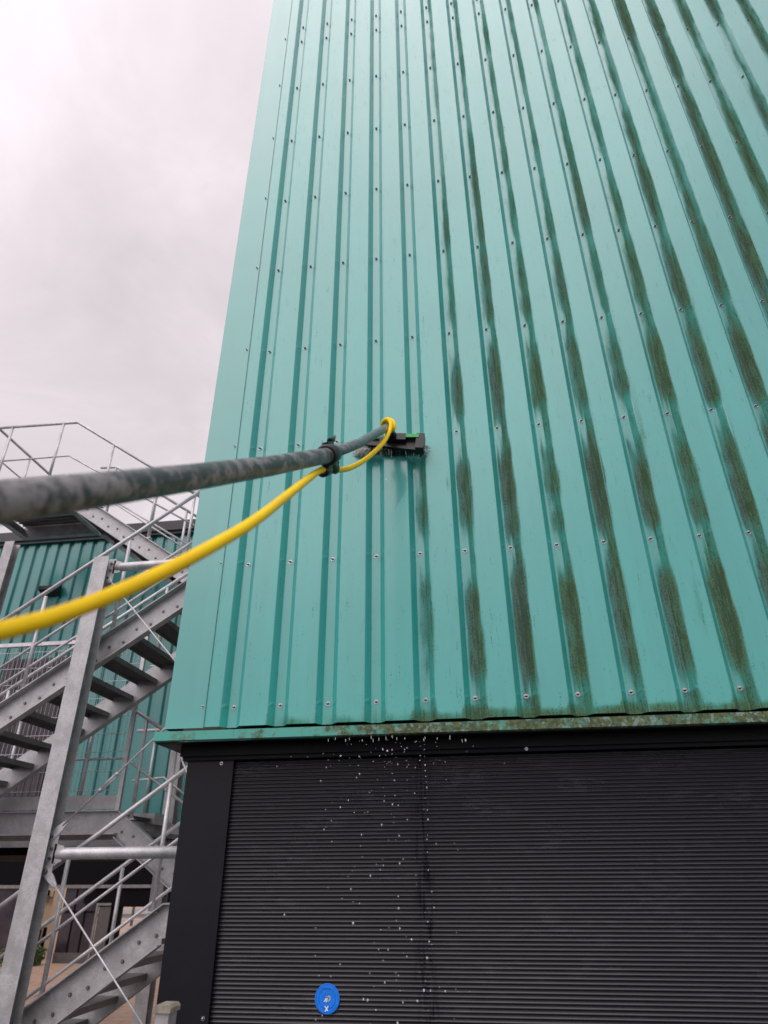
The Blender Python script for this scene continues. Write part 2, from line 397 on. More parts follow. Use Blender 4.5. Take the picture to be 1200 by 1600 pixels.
for z in zs:
    row = (z - H0) / HR; ph = row - math.floor(row); k = int(math.floor(row))
    for x, y, i, u in cols_:
        dz = 0.0
        if abs(abs(u)-0.0325) < 1e-4 and min(ph, 1-ph)*HR < 0.0064: dz = -0.0035
        V.append(Vector((x, y+dz, z)))
        st = mo = wt = 0.0; di = 0.0
        if i >= 0:
            L = lev[i]
            n = noise.noise(Vector((i*7.3, z*1.7, 3.1)))
            nb = noise.noise(Vector((i*3.1, z*9.0, 8.1)))
            if i == 4: L *= 1.0 if z < BRZ+0.0 else 0.22
            hf = 1.0 - 0.50*sst(2.6, 6.8, z) + 0.28*sst(9, 16, i)*sst(3, 7, z)
            hi = sst(8.5, 13, i)           # far right ribs: nearly unbroken streaks
            hx = noise.noise(Vector((x*95, z*2.2, 4.0))); hk = noise.noise(Vector((i*9.1, k*3.7, 7.7)))
            start = 0.90 + 0.06*n + 0.16*hx + 0.10*hk; top = 1 - sst(start-0.30, start+0.06, ph)
            lo_ = -0.06 + 0.06*n + 0.14*noise.noise(Vector((x*110, z*2, 9.0))) - 0.14*hk; lowf = sst(lo_, lo_+0.30, ph)
            body = top*lowf*(0.86 + 0.42*n + 0.30*nb) + (0.18 + 0.30*hi)*(1 + n)
            if k < 0: body = 0.85*(0.8+0.5*n)
            body *= 0.72 + 0.50*noise.noise(Vector((i*13.7, k*5.31, 0.4))) + 0.25
            up = sst(3.3, 5.4, z)
            flow = 0.52 + 0.55*noise.noise(Vector((i*4.9, z*0.75, 2.2))) + 0.35*noise.noise(Vector((i*8.3, z*2.6, 6.1)))
            body = body*(1 - 0.72*up) + flow*1.00*up*(1 + 0.95*hi)
            A = L*hf*body*1.12
            if 0.019 < u < 0.047 and i >= 5: A = max(A, L*(0.74 - 0.22*sst(2.9, 4.6, z) + 0.10*hi)*(0.80 + 0.9*n))
            # across the groove
            if u <= -0.019: prof = 0.10 if u < -0.03 else 0.22
            elif u <= 0.019: prof = 0.50 + 0.42*(u+0.019)/0.038 - 0.22*sst(3.5, 6.5, z)*(1-(u+0.019)/0.038)
            elif u <= 0.044: prof = 0.92 - 0.10*(u-0.019)/0.025
            elif u < 0.075:
                edge = 0.050 + 0.016*max(0.0, noise.noise(Vector((i*5.7, z*5.0, 1.2))) + 0.25)
                prof = 0.72*(1 - sst(0.044, edge+0.006, u))
            else: prof = 0.0
            st = A*prof
            if up > 0 and i >= 4:
                corner = math.exp(-((u-0.020)/0.009)**2)
                far_ = sst(9, 12, i)
                if u <= 0.019: k_ = 0.50 + 0.42*far_ + 0.6*corner
                elif u <= 0.050: k_ = (1.0 - 0.42*far_)*(1 if u < 0.047 else .5) + 0.6*corner*far_
                else: k_ = 0.30
                st *= 1 - up*(1 - min(1.15, k_))
            if 0.019 < u < 0.05: mo = 0.62 + 0.5*nb + greenness[i]
            else: mo = 0.12 + greenness[i] + 0.25*n
            # moss at the very foot of sheet
            ft = 1 - sst(0.0, 0.05 if u > 0.05 else 0.09, z - TBOT - 0.02*nb)
            if ft > 0 and i >= 1:
                q = ft*(0.95 if i > 3 else 0.50)*(0.55 + 0.6*noise.noise(Vector((x*9, 2.0, 5.0))) + 0.3)
                if q > st: st, mo = q, 0.95
            di = sst(3.6, 4.8, i + u*3)*(1 - 0.5*sst(3, 7, z))
            # isolated marks on the crests
            for (px_, pz_, sx, sz, q) in ((0.985, 3.31, .012, .05, .75), (1.02,2.65,.045,.26,.42),(1.03,2.28,.04,.08,.6),(2.05,2.62,.012,.15,.5),
                                         (1.45,2.42,.010,.10,.45),(1.66,2.60,.01,.10,.42),(1.98,2.66,.02,.16,.45),(1.92,3.62,.02,.30,.3)):
                q2 = q*math.exp(-((x-px_)/sx)**2 - ((z-pz_)/sz)**2)
                if q2 > st and u > 0.046: st, mo = q2, 0.8
            if 3 <= i <= 4 and z < BRZ:
                cxp = 0.735 + 0.03*math.sin(z*9)
                wt = 1.15*math.exp(-((x-cxp)/0.06)**2)*(1 - sst(0.12, 0.46, BRZ - z)) + 0.8*math.exp(-((x-0.80)/0.03)**2)*(1 - sst(0.0, 0.2, BRZ - z))
        S_.append(max(0.0, st)); MO.append(max(0.0, min(1.0, mo))); W_.append(wt); DI.append(di)
F = []
for r_ in range(len(zs)-1):
    for c_ in range(nc-1):
        a = r_*nc + c_; F.append((a, a+1, a+nc+1, a+nc))
mb = MB(); mb.add(V, F)
mb.build('wall_cladding', M['teal'], tw, fix=False, attrs={'stain': S_, 'moss': MO, 'wet': W_, 'dirt': DI})
# sheet side laps: a thin raised edge to the right of every fifth groove
for i in (3, 8, 13, 18):
    mb = MB(); mb.box((i*PITCH+0.0475, -DEP-0.0012, TBOT), (i*PITCH+0.0495, -DEP+0.004, TTOP-.1)); mb.build('sheet_lap', M['teal_plain'], tw)
# small press marks in the groove sides beside every screw are part of the screw positions
mb = MB()
mb.box((TX0, -0.0385, TBOT-0.004), (-0.112, -0.0365, TTOP)); mb.box((TX0, -0.0365, TBOT-0.004), (TX0+0.002, 0.16, TTOP))
mb.box((-0.1135, -0.0405, TBOT-0.004), (-0.1115, -0.0385, TTOP))
mb.build('corner_flashing', M['teal_plain'], tw)
mb = MB(); mb.box((TX0+0.003, 0.165, TBOT+0.0), (TX1, 2.55, TTOP)); mb.box((TX0+0.003,0.006,2.215),(TX1,0.164,TTOP-.01))
mb.build('side_walls', M['teal_plain'], tw)
mb = MB(); mb.box((TX0-0.03, -0.07, TTOP), (TX1, 2.6, TTOP+0.05)); mb.build('roof', M['parapet'], tw)
# drip flashing: sloped top, vertical lip, in two lengths with a joint
FY, FZ = -0.110, 2.172
for (xa, xb, dy) in ((TX0-0.006, 0.050, 0.0), (0.0505, 0.76, 0.0008), (0.7605, TX1, 0.0)):
    yy = FY + dy
    mb = MB()
    mb.prism([(xa, 0.004, 2.194), (xa, yy, FZ), (xa, yy, FZ-0.036), (xa, yy+0.012, FZ-0.040), (xa, yy+0.012, FZ-0.037), (xa, yy+0.0016, FZ-0.033), (xa, yy+0.0016, FZ-0.002), (xa, 0.004, 2.190)],
             (xb-xa, 0, 0))
    mb.build('drip_flashing', M['lip'], tw)
mb = MB(); mb.box((TX0-0.0075, FY+0.0, FZ-0.036), (TX0-0.006, 0.16, FZ)); mb.build('drip_flashing', M['lip'], tw)
# soffit and the trim above the base
mb = MB()
mb.box((TX0-0.004, FY+0.014, 2.128), (TX1, 0.16, 2.131))
mb.box((-0.205, -0.022, 2.086), (TX1, 0.10, 2.1275)); mb.box((-0.196, -0.010, 2.070), (TX1, 0.10, 2.0855))
mb.build('soffit_trim', M['dark_soffit'], tw)
# anthracite base: small-wave sheet and flat corner panel
AP = 0.01375; prof = []
zc = 2.068
while zc > GZ:      # rounded saw wave: one facet looks up, the longer one looks down
    for fz, y in ((0.0, 0.0250), (0.05, 0.0243), (0.40, 0.0192), (0.48, 0.0187), (0.56, 0.0190), (0.93, 0.0246)):
        prof.append((y, zc - AP*fz))
    zc -= AP
mb = MB(); vv = []; ff = []
xs_ = [0.018, 0.9, 1.8, 2.7, TX1]
for (y, z) in prof:
    for x in xs_: vv.append((x, y, z))
for i in range(len(prof)-1):
    for j in range(len(xs_)-1):
        a = i*len(xs_)+j; ff.append((a, a+len(xs_), a+len(xs_)+1, a+1))
mb.add(vv, ff, True); mb.build('base_cladding', M['black_corr'], tw, fix=False)
mb = MB(); mb.box((-0.178, 0.004, GZ), (0.022, 0.0065, 2.0695)); mb.box((-0.178, 0.0065, GZ), (-0.1755, 2.5, 2.0695)); mb.build('corner_panel', M['black_flat'], tw)
mb = MB(); mb.box((-0.17, 0.04, GZ), (TX1-.01, 2.5, 2.12)); mb.build('base_core', M['void'], tw)
# screws
def screw_mb(x, y, z, r=0.0075):
    m1 = MB(); m1.tube([(x, y+0.001, z), (x, y-0.0022, z)], r*1.25, 12); return m1
def screw_head(m1, x, y, z, r=0.0062):
    m1.tube([(x, y-0.0022, z), (x, y-0.0045, z), (x, y-0.0065, z)], [r, r*0.95, r*0.6], 10)
cands = []
rows_z = [H0 + HR*k for k in range(9)] + [H0 + HR*8 + 0.225]
for i in range(N_RIB):
    for z in rows_z:
        x = i*PITCH + rr.uniform(-.0015, .0015)
        q = Matrix(R).transposed() @ (Vector((x, 0, z)) - CAM)
        u_, v_ = 600 + FPX*q.x/-q.z, 800 - FPX*q.y/-q.z
        if -10 < u_ < 1210 and -10 < v_ < 1610: cands.append((-q.z, x, 0.0, z, 0.0080))
for k in range(0, 9):
    cands.append((99 if k > 3 else 3.3, -0.126, -0.0385, H0+HR*k + 0.0, 0.0052))
cands.append((3.0, -0.03, 0.004, 2.058, 0.0055)); cands.append((2.9, 0.002, 0.004, 1.207, 0.006)); cands.append((3.1, 1.22, -0.010, 2.079, 0.005))
cands.sort()
stuff = MB()
def add_screw(m1, c):
    _, x, y, z, r = c
    m1.tube([(x, y+0.001, z), (x, y-0.0022, z)], r*1.2, 12)
    m1.tube([(x, y-0.0022, z), (x, y-0.0045, z), (x, y-0.0055, z), (x, y-0.0045, z-.0002), (x, y-0.0030, z-.0004)], [r*0.74, r*0.70, r*0.50, r*0.42, r*0.38], 12)
for c in cands[:100]:
    m1 = MB(); add_screw(m1, c); m1.build('screw', M['screw'], tw)
for c in cands[100:]: add_screw(stuff, c)
tag(stuff.build('screw', M['screw'], tw), kind='stuff')

# ---------------------------------------------------------------- blue sticker
SC = Vector((0.4445, 0.0165, 1.268))
stk = MB(); RX, RZ = 0.0445, 0.0445
ring = [(SC.x+RX*math.cos(a), SC.y, SC.z+RZ*math.sin(a)) for a in [2*math.pi*k/40 for k in range(40)]]
stk.prism(ring, (0, 0.0006, 0))
sk = tag(stk.build('round_sticker', M['blue']), 'round blue sticker marked 10 in white on the black corrugated base', 'sticker')
def stroke(m1, pts, w, y):
    for a, b in zip(pts[:-1], pts[1:]):
        a = Vector((a[0], 0, a[1])); b = Vector((b[0], 0, b[1])); d = (b-a).normalized(); n = Vector((-d.z, 0, d.x))*w/2
        a2, b2 = a - d*w*0.25, b + d*w*0.25
        m1.prism([Vector((SC.x, y, SC.z))+p for p in (a2-n, b2-n, b2+n, a2+n)], (0, 0.0003, 0))
m1 = MB()
for rad, w in ((0.030, 0.0022), (0.0405, 0.0012)):
    pts = [(rad*math.cos(a), rad*math.sin(a)) for a in [2*math.pi*k/36 for k in range(37)]]
    stroke(m1, pts, w, SC.y-0.0005)
stroke(m1, [(-.010,.013),(.010,.013),(.010,-.011),(-.010,-.011),(-.010,.013)], 0.0016, SC.y-0.0005)
stroke(m1, [(-.016,.028),(.012,.028)], 0.006, SC.y-0.0006); stroke(m1, [(-.010,-.024),(.010,-.024)], 0.004, SC.y-0.0006)
m1.build('printed_rings', M['blue_dark'], sk)
m1 = MB()
stroke(m1, [(-.0095,-.0085),(-.002,.003),(.0015,.0115),(-.0005,.003),(-.0025,-.0095)], 0.0034, SC.y-0.0013)
stroke(m1, [(.0055+.0042*math.cos(a)+.0016*math.sin(a), -.0005+.0085*math.sin(a)) for a in [2*math.pi*k/12 for k in range(13)]], 0.0030, SC.y-0.0013)
stroke(m1, [(-.007,-.022),(.003,-.034)], 0.0036, SC.y-0.0013); stroke(m1, [(.004,-.022),(-.006,-.036)], 0.0036, SC.y-0.0014)
m1.build('handwritten_number', M['white_ink'], sk)

# ---------------------------------------------------------------- telescopic pole with brush
PL = [PD(-420, 838, 0.50), PD(-160, 806, 0.60), PD(0, 785, 0.706), PD(150, 766, 0.875), PD(300, 746, 1.15), PD(420, 728.5, 1.54), PD(515, 711, 2.02)]
PL2 = [PD(500, 715, 1.92), PD(560, 693, 2.42), PD(590, 676, 2.86), PD(606, 667, 3.14)]
wp = thing('wash_pole', 'long worn grey telescopic pole with a black brush scrubbing the teal wall', 'cleaning pole', tuple(PL2[-1]))
m1 = MB(); m1.tube(PL, 0.0240, 28); m1.build('outer_section', M['pole'], wp)
m1 = MB(); m1.tube(PL2, 0.0185, 20); m1.build('inner_section', M['pole2'], wp)
ax = (PL2[1]-PL[-2]).normalized(); cc0 = PD(516, 710, 2.03)
m1 = MB(); m1.tube([cc0-ax*.05, cc0-ax*.045, cc0-ax*.005, cc0+ax*.03, cc0+ax*.05], [.029, .034, .034, .030, .024], 20)
clampo = m1.build('clamp', M['black_plastic'], wp)
sidev = ax.cross(Vector((0,0,1))).normalized(); upv = sidev.cross(ax).normalized()
m1 = MB()
m1.obox(cc0+upv*.034-ax*.005, ax*.030, sidev*.010, upv*.005)
m1.tube([cc0+upv*.040+ax*.02, cc0+upv*.043+ax*.05, cc0+upv*.052+ax*.085], [.010, .010, .004], 8)
m1.build('clamp_lever', M['black_plastic'], clampo)
m1 = MB(); hc = PD(508, 736, 2.02)
m1.obox((cc0+hc)/2, ax*.014, sidev*.010, (hc-cc0)*.35)
n_ = 14; ringp = [hc + (sidev*math.cos(2*math.pi*k/n_)+upv*math.sin(2*math.pi*k/n_))*0.0155 for k in range(n_+1)]
m1.tube([hc-ax*.028, hc-ax*.026, hc+ax*.022, hc+ax*.025], [.012, .0175, .0175, .012], 16)
m1.build('hose_clip', M['black_plastic'], clampo)
m1 = MB(); m1.ball(PD(523, 731, 2.1), 0.017, 1.0, 1.3, 1.2); m1.tube([PD(519, 737, 2.09), PD(527, 722, 2.12)], 0.009, 8)
m1.build('cable_tie', M['green_tie'], clampo)
# brush head, tilted a little
B0, B1 = P(566, 688, -0.10), P(661, 690, -0.10)
bx = (B1-B0).normalized(); bz = Vector((0, 0, 1)); bz = (bz - bx*bz.dot(bx)).normalized(); by = bz.cross(bx)
L_ = (B1-B0).length; bc = (B0+B1)/2
m1 = MB()
pr = [(-.5,-.010),(-.5,.004),(-.38,.022),(-.12,.028),(.0,.036),(.15,.030),(.47,.034),(.5,.026),(.5,-.040),(.46,-.048),(.1,-.038),(-.1,-.030),(-.4,-.024)]
m1.prism([bc + bx*a*L_ + bz*b*0.98 - by*(-0.004) for a, b in pr], by*0.030)
m1.obox(bc+bx*L_*.455-bz*.006+by*.010, bx*.020, by*.030, bz*.042)
m1.obox(bc+bx*L_*.06+bz*.012-by*.012, bx*.050, by*.014, bz*.018)
m1.tube([bc+bz*.02-by*.02, PL2[-1]], [.022, .017], 12)
m1.prism([bc+bx*L_*.17+bz*.030-by*.005, bc+bx*L_*.43+bz*.032-by*.005, bc+bx*L_*.43+bz*.008-by*.005, bc+bx*L_*.17+bz*.006-by*.005], -by*0.012)
hd = m1.build('brush_block', M['black_plastic'], wp)
m1 = MB(); m1.obox(bc+bx*L_*.315+bz*.019-by*.020, bx*.036, by*.004, bz*.009); m1.build('label_insert', M['green_plastic'], hd)
m1 = MB(); m1.obox(bc-bx*L_*.28+bz*.015-by*.006, bx*.016, by*.004, bz*.007); m1.build('label_insert', M['green_plastic'], hd)
m1 = MB()
rb = random.Random(5)
for k in range(900):
    a = rb.uniform(-.5, .5) if rb.random() < .6 else rb.uniform(-.53, -.40); b = rb.uniform(-.040, .030)
    if a > .34: b = rb.uniform(-.03, .0)
    if .12 < a < .32 and rb.random() < .5: b = rb.uniform(.026, .044)
    if -.3 < a < .42 and rb.random() < .35: continue
    p0 = bc + bx*a*L_ + bz*b + by*0.02
    fl = Vector((0,0,0))
    out = (bx*(a*2)*abs(a*2)*0.030 + bz*(b/0.035)*0.018)*rb.uniform(.4, 1.3)
    if a < -.35: out += bx*-0.018*rb.uniform(0, 1.3)
    p1_ = Vector((p0.x, -0.04+rb.uniform(-.012, 0), p0.z)) + out
    m1.tube([p0, (p0+p1_)/2+out*.1, p1_], [.0017, .0016, .0012], 4, False)
brs = m1.build('bristles', M['bristle'], hd)
m1 = MB()
for k in range(500):
    a = rb.uniform(-.42, .5); b = rb.uniform(-.045, -.012)
    p0 = bc + bx*a*L_ + bz*b + by*0.02
    p1_ = Vector((p0.x, -0.038, p0.z)) + bz*-0.008*rb.uniform(.2, 1.2) + bx*rb.uniform(-.01, .01)
    m1.tube([p0, p1_], [.0013, .0012], 4, False)
m1.build('wet_bristles', M['bristle_dark'], hd)

# ---------------------------------------------------------------- hose
def smooth_path(pts, n=6):
    out = []
    for i in range(len(pts)-1):
        p0 = pts[max(0, i-1)]; p1 = pts[i]; p2 = pts[i+1]; p3 = pts[min(len(pts)-1, i+2)]
        for k in range(n):
            s = k/n
            out.append(0.5*((2*p1)+(p2-p0)*s+(2*p0-5*p1+4*p2-p3)*s*s+(3*p1-p0-3*p2+p3)*s**3))
    out.append(pts[-1]); return out
hp = [PD(-330, 1040, .50), PD(-150, 1016, .56), PD(0, 986, .655), PD(120, 951, .74), PD(245, 898, .86), PD(330, 854, .98), PD(400, 812, 1.16), PD(455, 769, 1.47), PD(495, 738, 1.90),
      PD(508, 734, 2.02), PD(522, 734, 2.14), PD(540, 733, 2.30), PD(558, 726, 2.48), PD(577, 713, 2.68), PD(597, 694, 2.90), PD(608, 675, 3.02), PD(611, 662, 3.06), PD(606, 655, 3.09), PD(599, 659, 3.12), PD(598, 668, 3.14), PD(604, 675, 3.12), PD(614, 671, 3.08), PD(615, 661, 3.10), PD(609, 656, 3.13), PD(602, 662, 3.15), PD(606, 680, 3.17)]
m1 = MB(); m1.tube(smooth_path(hp, 8), 0.0100, 14)
tag(m1.build('yellow_hose', M['yellow']), 'bright yellow water hose hanging below the grey pole up to the brush', 'hose')

# ---------------------------------------------------------------- water drops
m1 = MB(); rd = random.Random(11)
spots = [(208,35,2),(200,66,3),(130,85,3),(290,100,2),(350,70,3),(485,90,3),(350,212,4),(297,222,4),(252,198,2.5),(222,273,3),(8,280,3),(480,205,3),(685,105,2),(686,155,2),(688,208,3),(690,280,2),(696,370,3.5),(697,428,3),(703,488,3.5),(708,545,2),(713,605,3.5),(697,710,2),(720,838,3),(725,936,4),(720,1098,2.5),(715,1143,3.5),(810,1188,3),(717,1276,2.5),(728,1463,3.5),
 (12,462,3),(375,530,4),(410,362,3),(353,458,2.5),(197,520,2),(508,527,2.5),(137,635,2),(115,655,2.5),(258,605,2),(273,690,2),(382,686,3),(585,665,3),(268,745,3),(355,780,4),(415,788,2.5),(98,858,3),(65,866,2),(343,880,2.5),(510,938,4),(245,992,4),(368,968,2),(34,1092,3),(425,1105,4),(312,1152,2),(497,1158,2),(22,1212,2.5),(40,1324,2.5),(254,1350,2),(466,1350,3),(430,1395,4),(260,1415,3.5),(228,1460,3),(125,1524,3.5),(188,1405,2),(905,338,3),(912,522,2),(640,320,2.5),(500,322,2.5)]
DR = [(560+a/6.667, 1140+b/6.667, r/1.0) for a, b, r in spots]
spots2 = [(833,95,3),(453,150,3),(14,232,3),(457,284,4.5),(860,276,3.5),(788,438,4),(470,515,5),(347,503,2.5),(254,528,3),(543,605,2),(603,640,4),(804,664,3.5),(230,755,2.5),(338,755,4),(550,832,4),(780,850,4.5),(280,878,2.5),(130,1022,2.5),(422,1020,2.5),(455,1048,3),(300,1128,4.5),(175,1175,2),(475,1220,2.5),(745,1218,6),(820,1220,4),(985,1228,5),(57,1320,5),(104,1330,4.5),(506,1354,3),(670,1338,4.5),(198,1440,4),(445,1590,5),(762,1115,2)]
DR += [(560+a/7.27, 1380+b/7.27, r*.9) for a, b, r in spots2]
DR += [(220+a/3, 1380+b/3, r) for a, b, r in [(985,28,4),(943,72,3),(995,88,2.5),(1025,94,3),(673,148,4),(995,187,4.5),(820,210,3),(878,22,2),(818,340,2.5),(934,380,3),(835,434,3),(890,436,2.5),(850,620,3),(820,640,3)]]
DR += [(200+a/2.857, 1040+b/2.857, r) for a, b, r in [(728,406,2.5),(665,450,2.5),(860,515,4),(885,455,3),(948,403,3.5),(1033,482,3.5),(1020,500,3),(948,633,3.5),(983,602,3),(882,642,3),(1010,655,3),(1132,710,4),(1042,755,3.5),(875,732,3.5),(908,693,2.5),(910,785,3),(1158,380,5),(1138,376,3),(950,402,3)]]
for k in range(46): DR.append((rd.gauss(590, 60), rd.uniform(1155, 1200), rd.uniform(1.2, 2.4)))
for k in range(46): DR.append((rd.uniform(505, 735), rd.uniform(1180, 1600), rd.uniform(1.1, 2.2)))
for (x, y, r) in DR:
    Yd = -0.11 + rd.uniform(-.035, .03)
    c = P(x, y, Yd); s_ = 0.00070*r
    m1.ball(c, s_, rd.uniform(.8, 1.15), 1, rd.uniform(.9, 1.5), 8, 6)
for (x, y) in ((607,721),(616,719),(612,727),(588,724),(597,716),(625,713),(634,722),(645,709),(652,716),(668,700),(672,708),(662,716),(590,735),(618,741),(603,749),(640,738),(566,706),(557,700)):
    m1.ball(P(x, y, -0.045 + rd.uniform(-.03, 0)), rd.uniform(.0011, .0020), 1, 1, rd.uniform(1, 2), 8, 6)
for x in [513, 524, 540, 546, 566, 580, 583, 592, 603, 613, 620, 632, 662, 664, 683, 703, 722, 727, 728]:
    c = P(x, rd.uniform(1150, 1156), -0.112); m1.ball(c + Vector((0,0,-.004)), 0.0013, 1, 1, rd.uniform(2.5, 7), 8, 8)
tag(m1.build('water_drops', M['water']), 'clear water drops falling from the teal drip edge past the black wall', 'water', kind='stuff')

# ---------------------------------------------------------------- galvanised stair tower
YN, YF, YC, YD = 3.2, 4.28, 4.55, 5.62
st = thing('steel_staircase', 'galvanised steel outdoor staircase with tube handrails left of the teal tower', 'staircase', (-3.2, 4.3, GZ))
SL = 0.683
def stringer(x0, z0, x1, z1, Y, out=-1, h=0.30, bolts=True, name='stringer', step=.255):
    """channel of vertical height h: web at Y, flanges towards out"""
    m1 = MB(); t_ = 0.008; fl = 0.075; bl = []
    def q(x, z, y): return Vector((x, y, z))
    m1.prism([q(x0,z0,Y), q(x1,z1,Y), q(x1,z1-h,Y), q(x0,z0-h,Y)], (0, -out*t_, 0))
    for dz in (0, -h+0.012):
        m1.prism([q(x0,z0+dz,Y), q(x1,z1+dz,Y), q(x1,z1+dz-.012,Y), q(x0,z0+dz-.012,Y)], (0, out*fl, 0))
    if bolts and x1 != x0:
        n = int(abs(x1-x0)/step); sgn = 1 if x1 > x0 else -1; s_ = (z1-z0)/(x1-x0)
        for k in range(n):
            for dx in (0.05, 0.19):
                x = x0 + sgn*(k*step+dx)
                if (x1-x)*sgn < 0.02: continue
                z = z0 + s_*(x-x0) - h*0.55 + (0.03 if dx < .1 else -.02)*(1 if s_*sgn > 0 else -1) - 0.0
                bl.append((x, z))
    o = m1.build(name, M['galv'], st)
    me0 = None
    for x, z in bl:
        if out > 0: break
        if me0 is None:
            b1 = MB(); b1.tube([(0, 0, 0), (0, out*.003, 0)], .016, 12, True, False); b1.tube([(0, out*.003, 0), (0, out*.013, 0)], .0115, 6, True, False)
            me0 = b1.build('bolt', M['bolt']); bo = me0; bo.parent = o
        else:
            bo = me0.copy(); col.objects.link(bo)
        bo.location = Vector((x, Y, z)) - parent_origin(o)
    return o
def tread(x, z, y0, y1):
    """folded safety tread: x is the front edge, going .25"""
    m1 = MB(); w = 0.245
    m1.box((x-w/2, y0+.006, z-0.004), (x+w/2, y1-.006, z))
    for xx in (-w/2, w/2-.004): m1.box((x+xx, y0+.006, z-0.050), (x+xx+.004, y1-.006, z-.004))
    for k in range(1, 8): m1.box((x-w/2+w*k/8-.0015, y0+.012, z-0.014), (x-w/2+w*k/8+.0015, y1-.012, z-.004))
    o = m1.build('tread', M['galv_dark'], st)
    for yy in (y0+.002, y1-.008):
        m1 = MB()
        m1.box((x-w/2, yy, z-.070), (x+w/2, yy+.005, z+.0))
        for k in range(6):
            xx = x-w/2+.02+k*.041
            m1.prism([(xx, yy-.003, z-.066), (xx+.034, yy-.003, z-.066), (xx+.017, yy-.003, z-.03)], (0, .003, 0))
        m1.build('end_plate', M['galv'], o)
def hrail(pts, r=0.0215, name='handrail'):
    m1 = MB(); m1.tube(pts, r, 12); m1.build(name, M['galv_tube'], st)
def baluster(top, zb, r=0.019, foot=True):
    m1 = MB(); b = Vector((top.x, top.y, zb)); m1.tube([b, top], r, 10)
    if foot: m1.box((b.x-.045, b.y-.03, b.z), (b.x+.045, b.y+.03, b.z+.008)); m1.tube([b+Vector((.03,-.015,.008)), b+Vector((.03,-.015,.022))], .008, 6)
    m1.build('baluster', M['galv_tube'], st)

# flight D (ground to half landing 1) and A (platform 1 to half landing 2): near pair of planes
zl1, zl2 = 1.455, 4.50
xl = -1.60
def lineA(x): return 3.10 + SL*(x + 3.575)
def lineD(x): return 1.455 + SL*(x + 1.60)
P1Z = 2.27; P2Z = 6.50
xA0 = -3.575 + (P1Z+.05-3.10)/SL
for Y in (YN, YF):
    stringer(xl, lineA(xl), xA0, lineA(xA0), Y, -1 if Y == YN else 1)
    xd0 = xl - (1.455-GZ)/SL
    stringer(xl, lineD(xl), xd0+.1, lineD(xd0+.1), Y, -1 if Y == YN else 1)
    # half landings
    for zl in (zl1, lineA(xl)):
        m1 = MB(); out = -1 if Y == YN else 1
        m1.box((xl, Y, zl-.24), (-0.45, Y-out*.008, zl)); m1.box((xl, Y, zl-.010), (-.45, Y+out*.075, zl)); m1.box((xl, Y, zl-.24), (-.45, Y+out*.075, zl-.23))
        m1.build('landing_beam', M['galv'], st)
for fn in (lineA, lineD):
    x0s = xA0 if fn is lineA else xl - (1.455-GZ)/SL
    # tread positions read from far stringer: x=-2.65 z=3.56
    x = -2.655 if fn is lineA else -1.78
    zt = fn(x) - 0.12
    xs2 = [x + .2555*k for k in range(-14, 8)]
    for xx in xs2:
        if x0s + .1 < xx < xl - .02: tread(xx, fn(xx) - 0.125, YN, YF)
for zl in (zl1, zl2):
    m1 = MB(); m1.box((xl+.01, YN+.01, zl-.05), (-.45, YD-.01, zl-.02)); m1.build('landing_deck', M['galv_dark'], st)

# A handrails
def rl(a, b, Y, ext=(0.0, 0.0)):
    p, q = P(*a, Y), P(*b, Y); d = q-p
    return [p - d*ext[0], q + d*ext[1]]
YR = YN - .02
hrail(rl((0,973),(310,770), YR, (.35, .08)))
hrail(rl((0,1044),(302,846), YR, (.35, .06)), .014, 'mid_rail')
hrail(rl((0,1072),(285,887), YR, (.35, .06)), .014, 'mid_rail')
hrail(rl((0,1087),(283,903), YF+.02, (.3, .10)))
hrail(rl((0,1120),(283,945), YF+.02, (.3, .10)), .014, 'mid_rail')
for (tx, ty) in ((72,932), (203.5,846), (-75, 1023)):
    p = P(tx, ty, YR); baluster(p, lineA(p.x))
for (tx, ty) in ((15,1077), (140,993), (262,918)):
    p = P(tx, ty, YF+.02); baluster(p, lineA(p.x))
# D handrails
hrail(rl((0,1417),(297,1197), YR, (.3, .06)))
hrail(rl((48,1483),(283,1308), YR, (.5, .06)), .014, 'mid_rail')
hrail(rl((31,1567),(236,1412), YR, (.5, .2)), .014, 'mid_rail')
hrail(rl((53,1457),(285,1284), YF+.02, (.5, .06)))
for (tx, ty) in ((267,1223), (107.5,1340)):
    p = P(tx, ty, YR); baluster(p, lineD(p.x))
for (tx, ty) in ((192,1356), (52,1459)):
    p = P(tx, ty, YF+.02); baluster(p, lineD(p.x))

# C: half landing 1 up to platform 1; B: half landing 2 up to platform 2; far pair of planes
pC = P(189,1266,YC); P1Z = pC.z
pB = P(166,800,YC)
def lineC(x): return P1Z - SL*(x - pC.x)
def lineB(x): return pB.z - SL*(x - pB.x)
xB = -4.55
P2Z = lineB(xB)
for Y in (YC, YD):
    o_ = -1 if Y == YC else 1
    stringer(pC.x, P1Z, -1.62, lineC(-1.62), Y, o_, .27)
    stringer(xB, P2Z, -1.62, lineB(-1.62), Y, o_, .27)
    for (za, xa, xb) in ((P1Z, -7.2, pC.x), (P2Z, -5.85, xB)):
        m1 = MB(); m1.box((xa, Y, za-.235), (xb, Y-o_*.008, za)); m1.box((xa, Y, za-.012), (xb, Y+o_*.075, za)); m1.box((xa, Y, za-.235), (xb, Y+o_*.075, za-.223))
        x = xb - .12
        while x > xa+.1:
            m1.tube([(x, Y, za-.05), (x, Y+o_*.01, za-.05)], .011, 6, True, False); x -= .28
        m1.build('platform_beam', M['galv'], st)
x = pC.x + .10
while x < -1.7: tread(x+.06, lineC(x+.06)-.09, YC, YD); x += .2555
x = xB + .10
while x < -1.7: tread(x+.06, lineB(x+.06)-.09, YC, YD); x += .2555
